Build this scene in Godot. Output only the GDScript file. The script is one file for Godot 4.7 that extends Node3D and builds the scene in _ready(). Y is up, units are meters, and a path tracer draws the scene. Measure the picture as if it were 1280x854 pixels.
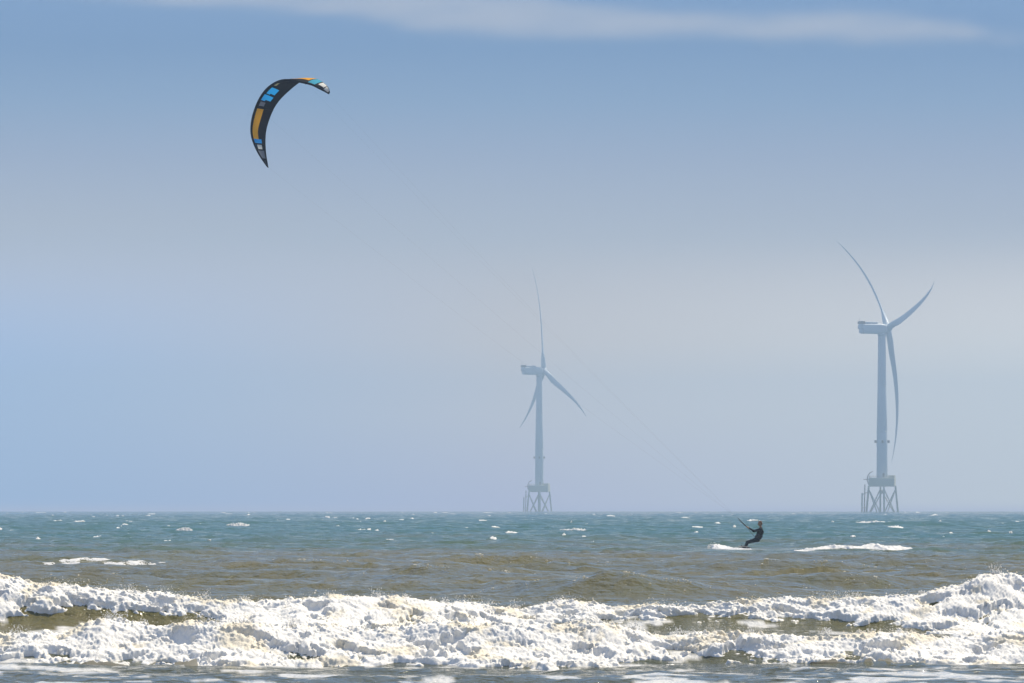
extends Node3D
# A kitesurfer off a North Sea beach, two lines of surf in front, two wind turbines far out in the haze.
# x runs along the shore, -z out to sea (s = -z is the distance offshore), y up, metres. The sea follows the curve of the earth.

const EARTH := 7430000.0          # earth radius with the usual refraction
const DROP := 1.0 / (2.0 * EARTH)

var noise_a: FastNoiseLite
var noise_b: FastNoiseLite
var noise_c: FastNoiseLite
var noise_d: FastNoiseLite
var noise_e: FastNoiseLite
var billow: FastNoiseLite
var fine_billow: FastNoiseLite
var rough: FastNoiseLite
var mat := {}
var started := 0

# ---------------------------------------------------------------- helpers

func lin(r: float, g: float, b: float) -> Color:
	return Color(r, g, b).linear_to_srgb()

func make_noise(type: int, s: int, octaves := 1, gain := 0.5) -> FastNoiseLite:
	var n := FastNoiseLite.new()
	n.noise_type = type
	n.seed = s
	n.frequency = 1.0
	n.fractal_type = FastNoiseLite.FRACTAL_FBM if octaves > 1 else FastNoiseLite.FRACTAL_NONE
	n.fractal_octaves = octaves
	n.fractal_gain = gain
	return n

func table(points: Array, x: float) -> float:
	# smooth interpolation in a list of [x, value]
	if x <= points[0][0]:
		return points[0][1]
	for i in range(1, points.size()):
		if x < points[i][0]:
			var t: float = (x - points[i - 1][0]) / (points[i][0] - points[i - 1][0])
			t = t * t * (3.0 - 2.0 * t)
			return lerpf(points[i - 1][1], points[i][1], t)
	return points[points.size() - 1][1]

func plain(called: String, color: Color, roughness: float, specular := 0.5) -> StandardMaterial3D:
	var m := StandardMaterial3D.new()
	m.resource_name = called
	m.albedo_color = color
	m.roughness = roughness
	m.metallic_specular = specular
	mat[called] = m
	return m

func cloth(called: String, color: Color, through: Color) -> StandardMaterial3D:
	var m := plain(called, color, 0.7, 0.2)
	m.backlight_enabled = true
	m.backlight = through
	m.cull_mode = BaseMaterial3D.CULL_DISABLED
	return m

func tag(o: Node3D, label: String, category := "", group := "", kind := "") -> Node3D:
	if label:
		o.set_meta("label", label)
	if category:
		o.set_meta("category", category)
	if group:
		o.set_meta("group", group)
	if kind:
		o.set_meta("kind", kind)
	return o

func base(called: String, at: Vector3) -> Node3D:
	var o := Node3D.new()
	o.name = called
	o.position = at
	add_child(o, true)
	return o

func part(called: String, m: Mesh, material: Material, parent: Node3D) -> MeshInstance3D:
	var o := MeshInstance3D.new()
	o.name = called
	o.mesh = m
	o.material_override = material
	parent.add_child(o, true)
	return o

func grid_mesh(verts: PackedVector3Array, rows: int, cols: int, colors := PackedColorArray(), flip := false, closed_rows := false) -> ArrayMesh:
	# a sheet of rows x cols points, normals from its neighbours
	var normals := PackedVector3Array()
	normals.resize(rows * cols)
	for r in rows:
		var r0: int = (maxi(r - 1, 0)) * cols
		var r1: int = (mini(r + 1, rows - 1)) * cols
		for c in cols:
			var c0: int = c - 1 if c > 0 else (cols - 2 if closed_rows else 0)
			var c1: int = c + 1 if c < cols - 1 else (1 if closed_rows else cols - 1)
			var n: Vector3 = (verts[r * cols + c1] - verts[r * cols + c0]).cross(verts[r1 + c] - verts[r0 + c])
			normals[r * cols + c] = (-n if flip else n).normalized()
	var index := PackedInt32Array()
	index.resize((rows - 1) * (cols - 1) * 6)
	var k := 0
	for r in rows - 1:
		for c in cols - 1:
			var a := r * cols + c
			if flip:
				index[k] = a; index[k + 1] = a + 1; index[k + 2] = a + cols
				index[k + 3] = a + 1; index[k + 4] = a + cols + 1; index[k + 5] = a + cols
			else:
				index[k] = a; index[k + 1] = a + cols; index[k + 2] = a + 1
				index[k + 3] = a + 1; index[k + 4] = a + cols; index[k + 5] = a + cols + 1
			k += 6
	var arrays := []
	arrays.resize(Mesh.ARRAY_MAX)
	arrays[Mesh.ARRAY_VERTEX] = verts
	arrays[Mesh.ARRAY_NORMAL] = normals
	if colors.size():
		arrays[Mesh.ARRAY_COLOR] = colors
	arrays[Mesh.ARRAY_INDEX] = index
	var m := ArrayMesh.new()
	m.add_surface_from_arrays(Mesh.PRIMITIVE_TRIANGLES, arrays)
	return m

func tube(points: Array, radii: Array, sides := 12, caps := true) -> ArrayMesh:
	# a round tube along points, swept with a steady frame
	var pts := points.duplicate()
	var rad := radii.duplicate()
	if caps:
		pts.push_front(pts[0]); rad.push_front(0.0001)
		pts.push_back(pts[-1]); rad.push_back(0.0001)
	var n := pts.size()
	var verts := PackedVector3Array()
	var side := Vector3.ZERO
	for i in n:
		var a: Vector3 = pts[maxi(i - 1, 0)]
		var b: Vector3 = pts[mini(i + 1, n - 1)]
		var t: Vector3 = (b - a).normalized()
		if side == Vector3.ZERO:
			side = t.cross(Vector3.UP if absf(t.y) < 0.9 else Vector3.RIGHT).normalized()
		side = (side - t * side.dot(t)).normalized()
		var up := t.cross(side)
		for k in sides + 1:
			var w := TAU * k / sides
			verts.append(pts[i] + (side * cos(w) + up * sin(w)) * float(rad[i]))
	return grid_mesh(verts, n, sides + 1, PackedColorArray(), true, true)

func rounded_box(size: Vector3, bevel: float) -> ArrayMesh:
	# a box with chamfered edges: eight corners of three points each
	var st := SurfaceTool.new()
	st.begin(Mesh.PRIMITIVE_TRIANGLES)
	st.set_smooth_group(-1)
	var h := size / 2.0
	var corner := func(sx: float, sy: float, sz: float, axis: int) -> Vector3:
		var p := Vector3(sx * (h.x - bevel), sy * (h.y - bevel), sz * (h.z - bevel))
		if axis == 0: p.x = sx * h.x
		elif axis == 1: p.y = sy * h.y
		else: p.z = sz * h.z
		return p
	var quad := func(a: Vector3, b: Vector3, c: Vector3, d: Vector3) -> void:
		var n := (b - a).cross(c - a)
		if n.dot(a + b + c + d) > 0.0:
			for v in [a, c, b, a, d, c]: st.add_vertex(v)
		else:
			for v in [a, b, c, a, c, d]: st.add_vertex(v)
	for s in [-1.0, 1.0]:
		quad.call(corner.call(s, -1, -1, 0), corner.call(s, 1, -1, 0), corner.call(s, 1, 1, 0), corner.call(s, -1, 1, 0))
		quad.call(corner.call(-1, s, -1, 1), corner.call(1, s, -1, 1), corner.call(1, s, 1, 1), corner.call(-1, s, 1, 1))
		quad.call(corner.call(-1, -1, s, 2), corner.call(1, -1, s, 2), corner.call(1, 1, s, 2), corner.call(-1, 1, s, 2))
		for q in [-1.0, 1.0]:
			quad.call(corner.call(s, q, -1, 0), corner.call(s, q, 1, 0), corner.call(s, q, 1, 1), corner.call(s, q, -1, 1))
			quad.call(corner.call(s, -1, q, 0), corner.call(s, 1, q, 0), corner.call(s, 1, q, 2), corner.call(s, -1, q, 2))
			quad.call(corner.call(-1, s, q, 1), corner.call(1, s, q, 1), corner.call(1, s, q, 2), corner.call(-1, s, q, 2))
			for w in [-1.0, 1.0]:
				var a: Vector3 = corner.call(s, q, w, 0)
				var b: Vector3 = corner.call(s, q, w, 1)
				var c: Vector3 = corner.call(s, q, w, 2)
				if (b - a).cross(c - a).dot(a + b + c) > 0.0:
					for v in [a, c, b]: st.add_vertex(v)
				else:
					for v in [a, b, c]: st.add_vertex(v)
	st.generate_normals()
	return st.commit()

# ---------------------------------------------------------------- the sea's shape

# breaking waves: crest height of the water and height of the foam's lower edge, along x
const FRONT_HEIGHT := [[-14.0, .26], [-6.9, .25], [-6.0, .28], [-5.3, .38], [-4.6, .33], [-2.0, .34], [0.4, .37], [1.2, .38], [1.9, .28], [2.8, .28], [3.6, .30], [6.9, .28], [14.0, .36]]
const FRONT_TOE := [[-14.0, .10], [-6.4, .10], [-5.6, .05], [-4.9, .07], [-4.0, .0], [0.6, -.03], [1.4, .02], [1.8, .11], [2.8, .13], [3.6, .03], [7.0, -.03], [14.0, .02]]
const FRONT_BACK := [[-14.0, .7], [-5.0, .8], [-4.2, 1.5], [-0.3, 1.4], [0.4, .9], [3.0, .8], [6.0, 1.1], [14.0, .8]]
const REAR_HEIGHT := [[-16.0, .62], [-9.6, .86], [-8.4, .82], [-7.5, .64], [-5.7, .52], [-4.4, .40], [-3.3, .45], [-2.1, .49], [-1.0, .40], [0.0, .28], [0.8, .33], [3.3, .36], [4.7, .42], [6.5, .47], [7.2, .62], [7.8, .82], [8.6, .74], [16.0, .45]]
const REAR_TOE := [[-16.0, .25], [-8.4, .24], [-7.6, .32], [-7.0, .43], [-6.3, .40], [-5.6, .34], [-5.0, .27], [-4.4, -.05], [-0.4, -.08], [0.2, .10], [1.0, .18], [2.7, .30], [3.3, .27], [4.7, .26], [6.0, .16], [7.0, -.02], [16.0, .1]]
const REAR_FRONT := [[-16.0, 1.9], [-5.0, 1.9], [-4.0, 3.0], [-0.6, 2.8], [0.2, 2.0], [6.0, 2.2], [7.2, 3.0], [16.0, 2.0]]

var front_height := PackedFloat32Array()
var rear_height := PackedFloat32Array()

func crest_front(x: float) -> float:
	return 69.5 + 0.35 * noise_b.get_noise_2d(x * 0.35, 7.0) + 0.25 * sin(x * 0.21)

func crest_rear(x: float) -> float:
	return 86.0 + 0.5 * noise_b.get_noise_2d(x * 0.22, 31.0) + 0.3 * sin(x * 0.17 + 1.0)

func looked_up(list: PackedFloat32Array, x: float) -> float:
	var f := clampf((x + 17.0) / 0.05, 0.0, list.size() - 2.0)
	var i := int(f)
	return lerpf(list[i], list[i + 1], f - i)

func hump(t: float, height: float, front: float, back: float) -> float:
	# t > 0 lies seaward of the crest; the shoreward face is the steep one
	var q := t / (back if t > 0.0 else front)
	return height * exp(-q * q)

# single swells one can pick out: x, s, height, half length along the crest, front, back
const SWELLS := [[2.3, 121.0, .50, 2.8, 1.5, 4.0], [-2.0, 151.0, .30, 2.4, 1.4, 3.5], [6.3, 131.0, .20, 1.6, 1.2, 3.0], [8.6, 134.0, .24, 1.8, 1.2, 3.0], [-13.0, 300.0, .42, 3.6, 2.0, 5.0], [-6.0, 176.0, .25, 3.2, 1.4, 3.5],
	[9.5, 168.0, .24, 2.6, 1.4, 3.5], [16.0, 242.0, .30, 3.4, 1.5, 4.0], [-11.5, 142.0, .24, 2.4, 1.4, 3.4], [0.6, 186.0, .22, 3.0, 1.4, 3.5], [25.0, 262.0, .22, 4.0, 1.6, 4.0], [43.0, 570.0, .40, 6.0, 2.5, 6.0]]

func sea_height(x: float, s: float) -> float:
	var far := smoothstep(88.0, 170.0, s)
	# a flatter stretch where the rider passes
	var calm := 1.0 - 0.93 * exp(-pow((x - 11.3) / 4.0, 2.0) - pow((s - 258.0) / (34.0 if s < 258.0 else 14.0), 2.0))
	var a := noise_a.get_noise_2d(x * 0.034, s * 0.075)
	a = 1.0 - absf(a) * 1.6
	var b := 1.0 - absf(noise_b.get_noise_2d(x * 0.10 + a, s * 0.23)) * 2.0
	var amount := lerpf(0.28, 1.0, far) * calm
	var deep := 1.0 + 0.7 * smoothstep(300.0, 900.0, s)
	var h := amount * deep * (0.36 * (a - 0.55) + 0.16 * (b - 0.3))
	if s < 700.0:
		h += (0.35 + 0.65 * amount) * 0.046 * (1.0 - 2.2 * absf(noise_c.get_noise_2d(x * 0.42 + b * 0.3, s * 0.6)))
	if s < 230.0:
		h += 0.012 * (1.0 - 2.2 * absf(noise_d.get_noise_2d(x * 1.1, s * 1.35)))
	if s > 64.0 and s < 96.0:
		h += hump(s - crest_front(x), looked_up(front_height, x), 0.75, 1.5)
		h += hump(s - crest_rear(x), looked_up(rear_height, x), 1.15, 2.6)
	elif s < 600.0:
		for w in SWELLS:
			var dx: float = (x - w[0]) / w[3]
			if absf(dx) < 2.2:
				var bend: float = s - w[1] - 0.8 * dx * dx + 0.3 * sin(x * 0.45)
				if bend > -6.0 and bend < 16.0:
					h += hump(bend, w[2] * exp(-dx * dx), w[4], w[5])
	return h - s * s * DROP

func sea_color(x: float, s: float) -> Color:
	# sand stirred up in the shallows, clearer green water beyond the bar, blue deep water: the boundaries wander
	var drift := noise_e.get_noise_2d(x * 0.02, s * 0.02)
	var streak := noise_b.get_noise_2d(x * 0.05 + 90.0, s * 0.12 + 40.0)
	var mixed := s * (1.0 + 0.22 * drift + 0.16 * streak)
	var c := Color(0.105, 0.096, 0.036).lerp(Color(0.142, 0.116, 0.034), clampf(0.5 + streak, 0.0, 1.0) * 0.6)
	c = c.lerp(Color(0.082, 0.086, 0.052), 1.0 - smoothstep(66.0, 72.0, s + 4.0 * streak))
	c = c.lerp(Color(0.056, 0.090, 0.036), smoothstep(170.0, 300.0, mixed))
	c = c.lerp(Color(0.018, 0.084, 0.054), smoothstep(260.0, 430.0, mixed))
	return c.lerp(Color(0.0, 0.075, 0.130), smoothstep(600.0, 2000.0, s * (1.0 + 0.3 * drift)))

func build_sea() -> void:
	var rows := PackedFloat32Array()
	var s := 40.0
	while s < 7200.0:
		rows.append(s)
		s *= 1.0024 if s < 700.0 else (1.004 if s < 1600.0 else 1.008)
	var slopes := PackedFloat32Array()
	for i in 62:
		slopes.append(-0.34 + 0.225 * i / 62.0)
	for i in 441:
		slopes.append(-0.115 + 0.23 * i / 440.0)
	for i in 62:
		slopes.append(0.115 + 0.225 * (i + 1) / 62.0)
	var cols := slopes.size()
	var verts := PackedVector3Array()
	var colors := PackedColorArray()
	verts.resize(rows.size() * cols)
	colors.resize(rows.size() * cols)
	var k := 0
	for r in rows.size():
		var d := rows[r]
		for c in cols:
			var x := slopes[c] * d
			verts[k] = Vector3(x, sea_height(x, d), -d)
			var color := sea_color(x, d)
			if d < 100.0:
				var f := lace(x, d)
				if f > 0.0:
					color = color.lerp(Color(0.72, 0.71, 0.68), f)
			colors[k] = color
			k += 1
	var m := StandardMaterial3D.new()
	m.resource_name = "sea_water"
	m.vertex_color_use_as_albedo = true
	m.roughness = 0.06
	m.metallic_specular = 0.30
	m.uv1_triplanar = true
	m.uv1_world_triplanar = true
	m.uv1_scale = Vector3.ONE / 5.3
	m.normal_enabled = true
	var tex := NoiseTexture2D.new()
	tex.width = 1024
	tex.height = 1024
	tex.seamless = true
	tex.as_normal_map = true
	tex.bump_strength = 9.0
	var n := make_noise(FastNoiseLite.TYPE_SIMPLEX_SMOOTH, 77, 5, 0.55)
	n.frequency = 0.012
	tex.noise = n
	m.normal_texture = tex
	m.normal_scale = 1.6
	var o := part("sea", grid_mesh(verts, rows.size(), cols, colors), m, self)
	tag(o, "choppy sea, brown with sand near the beach and blue-green farther out", "sea", "", "structure")
	print("sea vertices ", verts.size(), " rows ", rows.size())

func lace(x: float, s: float) -> float:
	# thin foam left lying on the water between and in front of the breakers
	var n := noise_c.get_noise_2d(x * 0.55, s * 0.9) + 0.5 * noise_d.get_noise_2d(x * 1.9, s * 2.6)
	var wash := 0.0
	if s < 67.0:
		wash = -0.32 + 0.30 * smoothstep(-2.0, 7.0, x) + 0.25 * smoothstep(64.5, 62.0, s) * smoothstep(-1.0, 3.0, x)
	elif s < 85.0:
		wash = 0.28 * smoothstep(6.0, 7.6, x) + 0.28 * smoothstep(-4.8, -4.0, x) * (1.0 - smoothstep(-0.6, 0.3, x)) - 0.30
	else:
		wash = -0.4
	return smoothstep(0.12, 0.3, n + wash) * 0.9

# ---------------------------------------------------------------- surf

func foam_color(x: float, y: float, z: float, sand_and_glow: float) -> Color:
	var tan_part := smoothstep(0.1, 0.6, noise_b.get_noise_3d(x * 1.3, y * 3.0, z * 1.3) + 0.5 * rough.get_noise_3d(x * 5.0, y * 6.0, z * 5.0) + sand_and_glow)
	return Color(0.84, 0.825, 0.785).lerp(Color(0.72, 0.64, 0.47), tan_part * 0.62)  # tan share: sand in the froth and painted warm backlight

func lumps(p: Vector3) -> float:
	# rolling froth: rounded bulges of three sizes; 0 in the creases, about 1 on top
	var q := p + Vector3(rough.get_noise_3d(p.x * 1.7, p.y * 1.7, p.z * 1.7), rough.get_noise_3d(p.z * 1.7 + 9.0, p.x * 1.7, p.y * 1.7), 0.0) * 0.25
	var big := -billow.get_noise_3d(q.x * 2.9, q.y * 3.6, q.z * 2.9)
	var small := -fine_billow.get_noise_3d(q.x * 13.0, q.y * 13.0, q.z * 13.0)
	var torn := rough.get_noise_3d(q.x * 13.0, q.y * 6.0, q.z * 4.5 + 50.0)
	var tiny := rough.get_noise_3d(p.x * 27.0, p.y * 20.0, p.z * 20.0)
	return 0.36 * big + 0.2 * small + 0.30 * torn + 0.24 * tiny

func build_breaker(called: String, label: String, rear: bool, droplet: Mesh, seed_number: int) -> void:
	var rng := RandomNumberGenerator.new()
	rng.seed = seed_number
	var half := 12.5 if rear else 10.5
	var step := 0.0155 if rear else 0.0135
	var cols := int(2.0 * half / step) + 1
	var rows := 108
	var verts := PackedVector3Array()
	var colors := PackedColorArray()
	verts.resize(rows * cols)
	colors.resize(rows * cols)
	var spray: Array[Transform3D] = []
	var tints := PackedColorArray()
	for c in cols:
		var x := -half + c * step
		var crest := crest_rear(x) if rear else crest_front(x)
		var height := looked_up(rear_height if rear else front_height, x)
		var toe: float = table(REAR_TOE if rear else FRONT_TOE, x)
		var back: float = 0.75 if rear else table(FRONT_BACK, x)
		var front: float = table(REAR_FRONT, x) if rear else 1.9
		var surge := 0.5 + 0.5 * noise_b.get_noise_2d(x * 0.9, 3.0 + seed_number)
		for r in rows:
			var f := float(r) / (rows - 1)
			# t runs from behind the crest (plus) down the face (minus), closest together on the face
			var t := back * (1.0 - f / 0.3) if f < 0.3 else -front * pow((f - 0.3) / 0.7, 1.2)
			var s := crest + t
			var y := sea_height(x, s)
			var p := Vector3(x, y, -s)
			var level := y + s * s * DROP
			var swirl := rough.get_noise_3d(x * 1.3, level * 2.0, s * 1.3)
			# how much froth lies here: none behind the crest, none below the ragged toe line
			var ragged := rough.get_noise_3d(x * 1.6, level * 3.0, s * 1.6 + 11.0) * 0.10 + rough.get_noise_3d(x * 5.0, level * 8.0, s * 5.0) * 0.08
			var thick := smoothstep(back, back * 0.2, t + 0.3 * swirl * back)
			var toe_here := toe + 0.08 * swirl + ragged
			if t < 0.0:
				thick *= smoothstep(toe_here - 0.09, toe_here + 0.13, level) if toe > 0.0 else smoothstep(-front, -front * 0.6, t - 0.5 * swirl - 2.0 * ragged)
				# thin places through which the water shows
				thick *= lerpf(1.0, 0.36 + 0.64 * smoothstep(-0.62, -0.16, noise_c.get_noise_3d(x * 1.5, level * 2.0, s * 1.5) + 0.6 * rough.get_noise_3d(x * 6.0, level * 8.0, s * 6.0)), smoothstep(-0.15, -0.6, t))
			var l := lumps(p)
			var heave := rough.get_noise_3d(x * 1.1 + 40.0, level, s * 1.1) * 0.6 + rough.get_noise_3d(x * 2.7, level * 2.7, s * 2.7 + 70.0) * 0.4
			var face := Vector3(0.0, 0.78, 0.62) if t < 0.3 else Vector3(0.0, 0.98, 0.2)
			face = face.lerp(Vector3(0.0, 0.85, 0.5), clampf(t * 2.0 + 0.5, 0.0, 1.0))
			var tuft := rough.get_noise_3d(x * 6.0, level * 6.0, s * 6.0 + 20.0)
			var grow := 0.045 + 0.075 * l + 0.08 * heave + 0.05 * surge + 0.10 * maxf(tuft, 0.0) * exp(-pow(t / 0.3, 2.0))
			var out := thick * maxf(grow, -0.02) - (1.0 - thick) * (0.03 + 0.03 * (1.0 - thick)) 
			# the lip is thrown forward a little
			var lip := exp(-pow((t + 0.15) / 0.35, 2.0)) * (0.05 + 0.06 * surge) * thick
			p += face * out + Vector3(0.0, 0.3, 1.0) * lip
			verts[r * cols + c] = p
			var sand_and_glow := -0.18 + 0.46 * exp(-pow((t - 0.1) / 0.3, 2.0)) + (0.06 if rear else 0.02)  # strongest at the crest, where sunlight shining through is put into the colour
			colors[r * cols + c] = foam_color(x, level, s, sand_and_glow)
			# spray torn off the froth
			if thick > 0.5 and rng.randf() < (0.10 * surge * surge if absf(t) < 0.4 else 0.006):
				var high := 0.012 + 0.03 * rng.randf() * rng.randf()
				if absf(t) < 0.35:
					high += 0.16 * pow(rng.randf(), 5.0) * (0.4 + 1.2 * surge * surge)
				var size := (0.0025 + 0.008 * pow(rng.randf(), 3.0)) * (1.2 if rear else 1.0)
				var where := p + Vector3(rng.randfn(0.0, 0.02), 0.0, rng.randfn(0.0, 0.02)) + face * high
				spray.append(Transform3D(Basis.from_euler(Vector3(rng.randf() * 6.0, rng.randf() * 6.0, 0.0)).scaled(Vector3(size * rng.randf_range(0.7, 1.5), size, size)), where))
				tints.append(colors[r * cols + c])
	var root := base(called, Vector3.ZERO)
	tag(root, label, "wave", "lines of breaking surf")
	part("froth", grid_mesh(verts, rows, cols, colors, true), mat.foam, root)
	# single splashes thrown up along the crest
	for i in (16 if rear else 18):
		var x := rng.randf_range(-half, half)
		if not rear and i < 3:
			x = [-5.28, 1.58, -5.1][i]
		if rear and i < 4:
			x = [7.85, 0.05, -2.2, -6.2][i]
		var power := 0.35 + 0.65 * rng.randf() * rng.randf() if i > 3 else 0.9
		var crest := (crest_rear(x) if rear else crest_front(x)) - 0.1
		var from := Vector3(x, sea_height(x, crest) + 0.06, -crest)
		for j in int(40 + 70 * power):
			var way := Vector3(rng.randfn(0.0, 0.35), 1.0, rng.randfn(0.1, 0.3)).normalized()
			var far := 0.24 * power * pow(rng.randf(), 1.6)
			var size := lerpf(0.012, 0.003, far / 0.24) * rng.randf_range(0.4, 1.2)
			var b := Basis.looking_at(way, Vector3.RIGHT).scaled_local(Vector3(size, size, size * rng.randf_range(1.0, 2.5)))
			spray.append(Transform3D(b, from + way * far + Vector3(rng.randfn(0.0, 0.05 * power), 0.0, 0.0)))
			tints.append(Color(0.80, 0.80, 0.79))
	# fine drops hanging over the crest, thickest where it surges
	for i in 70000:
		var x := rng.randf_range(-half, half)
		var surge := 0.5 + 0.5 * noise_b.get_noise_2d(x * 0.9, 3.0 + seed_number)
		if rng.randf() > pow(surge, 3.0) * (0.6 + 0.8 * rough.get_noise_2d(x * 3.0, 8.0)):
			continue
		var s := (crest_rear(x) if rear else crest_front(x)) + rng.randfn(-0.1, 0.25)
		var size := rng.randf_range(0.0012, 0.0042)
		spray.append(Transform3D(Basis().scaled(Vector3.ONE * size), Vector3(x, sea_height(x, s) + 0.09 + 0.20 * surge * pow(rng.randf(), 2.6), -s)))
		tints.append(Color(0.82, 0.82, 0.81))
	scatter("spray", spray, tints, droplet, root)
	print(called, " spray ", spray.size())

func scatter(called: String, where: Array[Transform3D], tints: PackedColorArray, m: Mesh, parent: Node3D) -> void:
	var mm := MultiMesh.new()
	mm.transform_format = MultiMesh.TRANSFORM_3D
	mm.use_colors = true
	mm.mesh = m
	mm.instance_count = where.size()
	for i in where.size():
		mm.set_instance_transform(i, where[i])
		mm.set_instance_color(i, tints[i])
	var o := MultiMeshInstance3D.new()
	o.name = called
	o.multimesh = mm
	o.material_override = mat.spray
	o.set_meta("kind", "stuff")
	parent.add_child(o, true)

func commit_patches(called: String, verts: PackedVector3Array, index: PackedInt32Array, normals: PackedVector3Array, parent: Node3D) -> MeshInstance3D:
	var colors := PackedColorArray()
	colors.resize(verts.size())
	colors.fill(Color(0.76, 0.76, 0.75))
	var arrays := []
	arrays.resize(Mesh.ARRAY_MAX)
	arrays[Mesh.ARRAY_VERTEX] = verts
	arrays[Mesh.ARRAY_NORMAL] = normals
	arrays[Mesh.ARRAY_COLOR] = colors
	arrays[Mesh.ARRAY_INDEX] = index
	var m := ArrayMesh.new()
	m.add_surface_from_arrays(Mesh.PRIMITIVE_TRIANGLES, arrays)
	return part(called, m, mat.foam, parent)

func build_whitecaps() -> void:
	var named := [
		[15.8, 241.5, 6.4, 1.2, 0.17, "long whitecap breaking on the swell to the right of the kitesurfer"],
		[-12.6, 176.0, 2.2, 0.6, 0.035, "thin bluish-white foam streak on brown water at the left, the longer one"],
		[-15.1, 177.0, 1.5, 0.5, 0.03, "thin foam streak nearest the left edge on brown water"],
		[-15.6, 197.0, 1.9, 0.5, 0.03, "short slanting foam streak above the long streak at the left"],
		[5.3, 455.0, 3.0, 1.2, 0.26, "two-part whitecap on the green water between the turbines"],
		[27.5, 262.0, 2.8, 1.0, 0.16, "small whitecap on brown water near the right edge"],
		[-28.5, 546.0, 2.6, 1.2, 0.34, "bright whitecap on the green swell at the left"],
		[-27.2, 430.0, 1.4, 0.8, 0.22, "stubby whitecap just above the dark green swell at the left"],
		[43.0, 640.0, 8.0, 1.4, 0.26, "long thin whitecap just below the right-hand turbine"],
	]
	for k in named.size():
		var w: Array = named[k]
		var got := patch_arrays(w[0], crest_near(w[0], w[1], 4.0 + w[1] * 0.012) - 0.3 * w[3], w[2], w[3], w[4], k + 1, 90, 16)
		var o := commit_patches("whitecap" if k == 0 else "whitecap_%03d" % k, got[0], got[1], got[2], self)
		tag(o, w[5], "whitecap", "whitecaps")
	# the countless small ones farther out
	var rng := RandomNumberGenerator.new()
	rng.seed = 5
	var all_v := PackedVector3Array()
	var all_i := PackedInt32Array()
	var all_n := PackedVector3Array()
	var made := 0
	for i in 4000:
		if made >= 300:
			break
		var s := 300.0 * pow(9.0, rng.randf())
		var x := rng.randf_range(-0.15, 0.15) * s
		if absf(x - 11.6) < 4.0 and s < 400.0:
			continue
		if sea_height(x, s) + s * s * DROP < 0.10:
			continue
		var got := patch_arrays(x, s - 0.4, (0.25 + 1.1 * pow(rng.randf(), 3.0)) * (0.6 + s / 800.0), 0.6 + s / 1800.0, (0.05 + 0.13 * pow(rng.randf(), 2.0)) * (0.8 + s / 1500.0), i + 20, 14, 6)
		var first := all_v.size()
		all_v.append_array(got[0])
		all_n.append_array(got[2])
		for j in got[1]:
			all_i.append(j + first)
		made += 1
	var o := commit_patches("distant_whitecaps", all_v, all_i, all_n, self)
	tag(o, "scattered small whitecaps on the green and blue water towards the horizon", "foam", "", "stuff")

func crest_near(x: float, s: float, reach: float) -> float:
	# where the water stands highest around s
	var best := s
	var top := -1.0
	for i in 41:
		var q := s + reach * (i / 20.0 - 1.0)
		var h := sea_height(x, q) + q * q * DROP - 0.004 * absf(q - s)
		if h > top:
			top = h
			best = q
	return best

func build_glint_flecks(droplet: Mesh) -> void:
	# small pale foam flecks added as sun glints along the crests of the swells
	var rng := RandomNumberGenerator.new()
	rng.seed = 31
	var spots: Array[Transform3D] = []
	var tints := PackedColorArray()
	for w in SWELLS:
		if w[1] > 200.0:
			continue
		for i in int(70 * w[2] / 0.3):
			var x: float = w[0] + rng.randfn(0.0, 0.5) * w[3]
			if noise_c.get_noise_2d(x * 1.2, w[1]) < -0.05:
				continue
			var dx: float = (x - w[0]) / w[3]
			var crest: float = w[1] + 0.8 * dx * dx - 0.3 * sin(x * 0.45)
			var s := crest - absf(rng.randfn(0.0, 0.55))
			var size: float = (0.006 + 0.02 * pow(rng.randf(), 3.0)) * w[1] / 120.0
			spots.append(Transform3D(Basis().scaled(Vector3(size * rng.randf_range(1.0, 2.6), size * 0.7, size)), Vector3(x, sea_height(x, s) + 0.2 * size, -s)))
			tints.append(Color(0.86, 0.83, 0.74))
	scatter("glint_flecks", spots, tints, droplet, self)
	tag(get_node("glint_flecks"), "pale foam flecks standing in for sun glints along the crests of the brown swells", "foam", "", "stuff")

func patch_arrays(x0: float, s0: float, width: float, depth: float, height: float, seed_number: int, cols: int, rows: int) -> Array:
	var verts := PackedVector3Array()
	var index := PackedInt32Array()
	var normals := PackedVector3Array()
	for r in rows:
		for c in cols:
			var u := 2.0 * c / (cols - 1) - 1.0
			var v := 2.0 * r / (rows - 1) - 1.0
			var x := x0 + u * width * 0.5
			var s := s0 + v * depth * 0.5 + 0.3 * depth * noise_b.get_noise_2d(u * 1.4, seed_number * 2.3)
			var n := rough.get_noise_2d(u * 4.0 + seed_number * 3.7, v * 2.0) * 0.6 + rough.get_noise_2d(u * 13.0 + seed_number, v * 4.0 + 5.0) * 0.45
			var cover := 1.0 - pow(absf(u), 2.5) - v * v * 0.8 + n * 0.9 - 0.25
			verts.append(Vector3(x, sea_height(x, s) + clampf(cover, -0.3, 1.0) * height * (0.75 + 0.5 * n) - 0.01, -s))
	normals.resize(verts.size())
	for r in rows:
		for c in cols:
			var i := r * cols + c
			var dx := verts[r * cols + mini(c + 1, cols - 1)] - verts[r * cols + maxi(c - 1, 0)]
			var dz := verts[mini(r + 1, rows - 1) * cols + c] - verts[maxi(r - 1, 0) * cols + c]
			normals[i] = dx.cross(dz).normalized()
			if r < rows - 1 and c < cols - 1:
				index.append_array([i, i + cols, i + 1, i + 1, i + cols, i + cols + 1])
	return [verts, index, normals]

# ---------------------------------------------------------------- wind turbines

func between(a: Vector3, b: Vector3, r0: float, r1: float, sides := 10) -> ArrayMesh:
	return tube([a, b], [r0, r1], sides)

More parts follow.
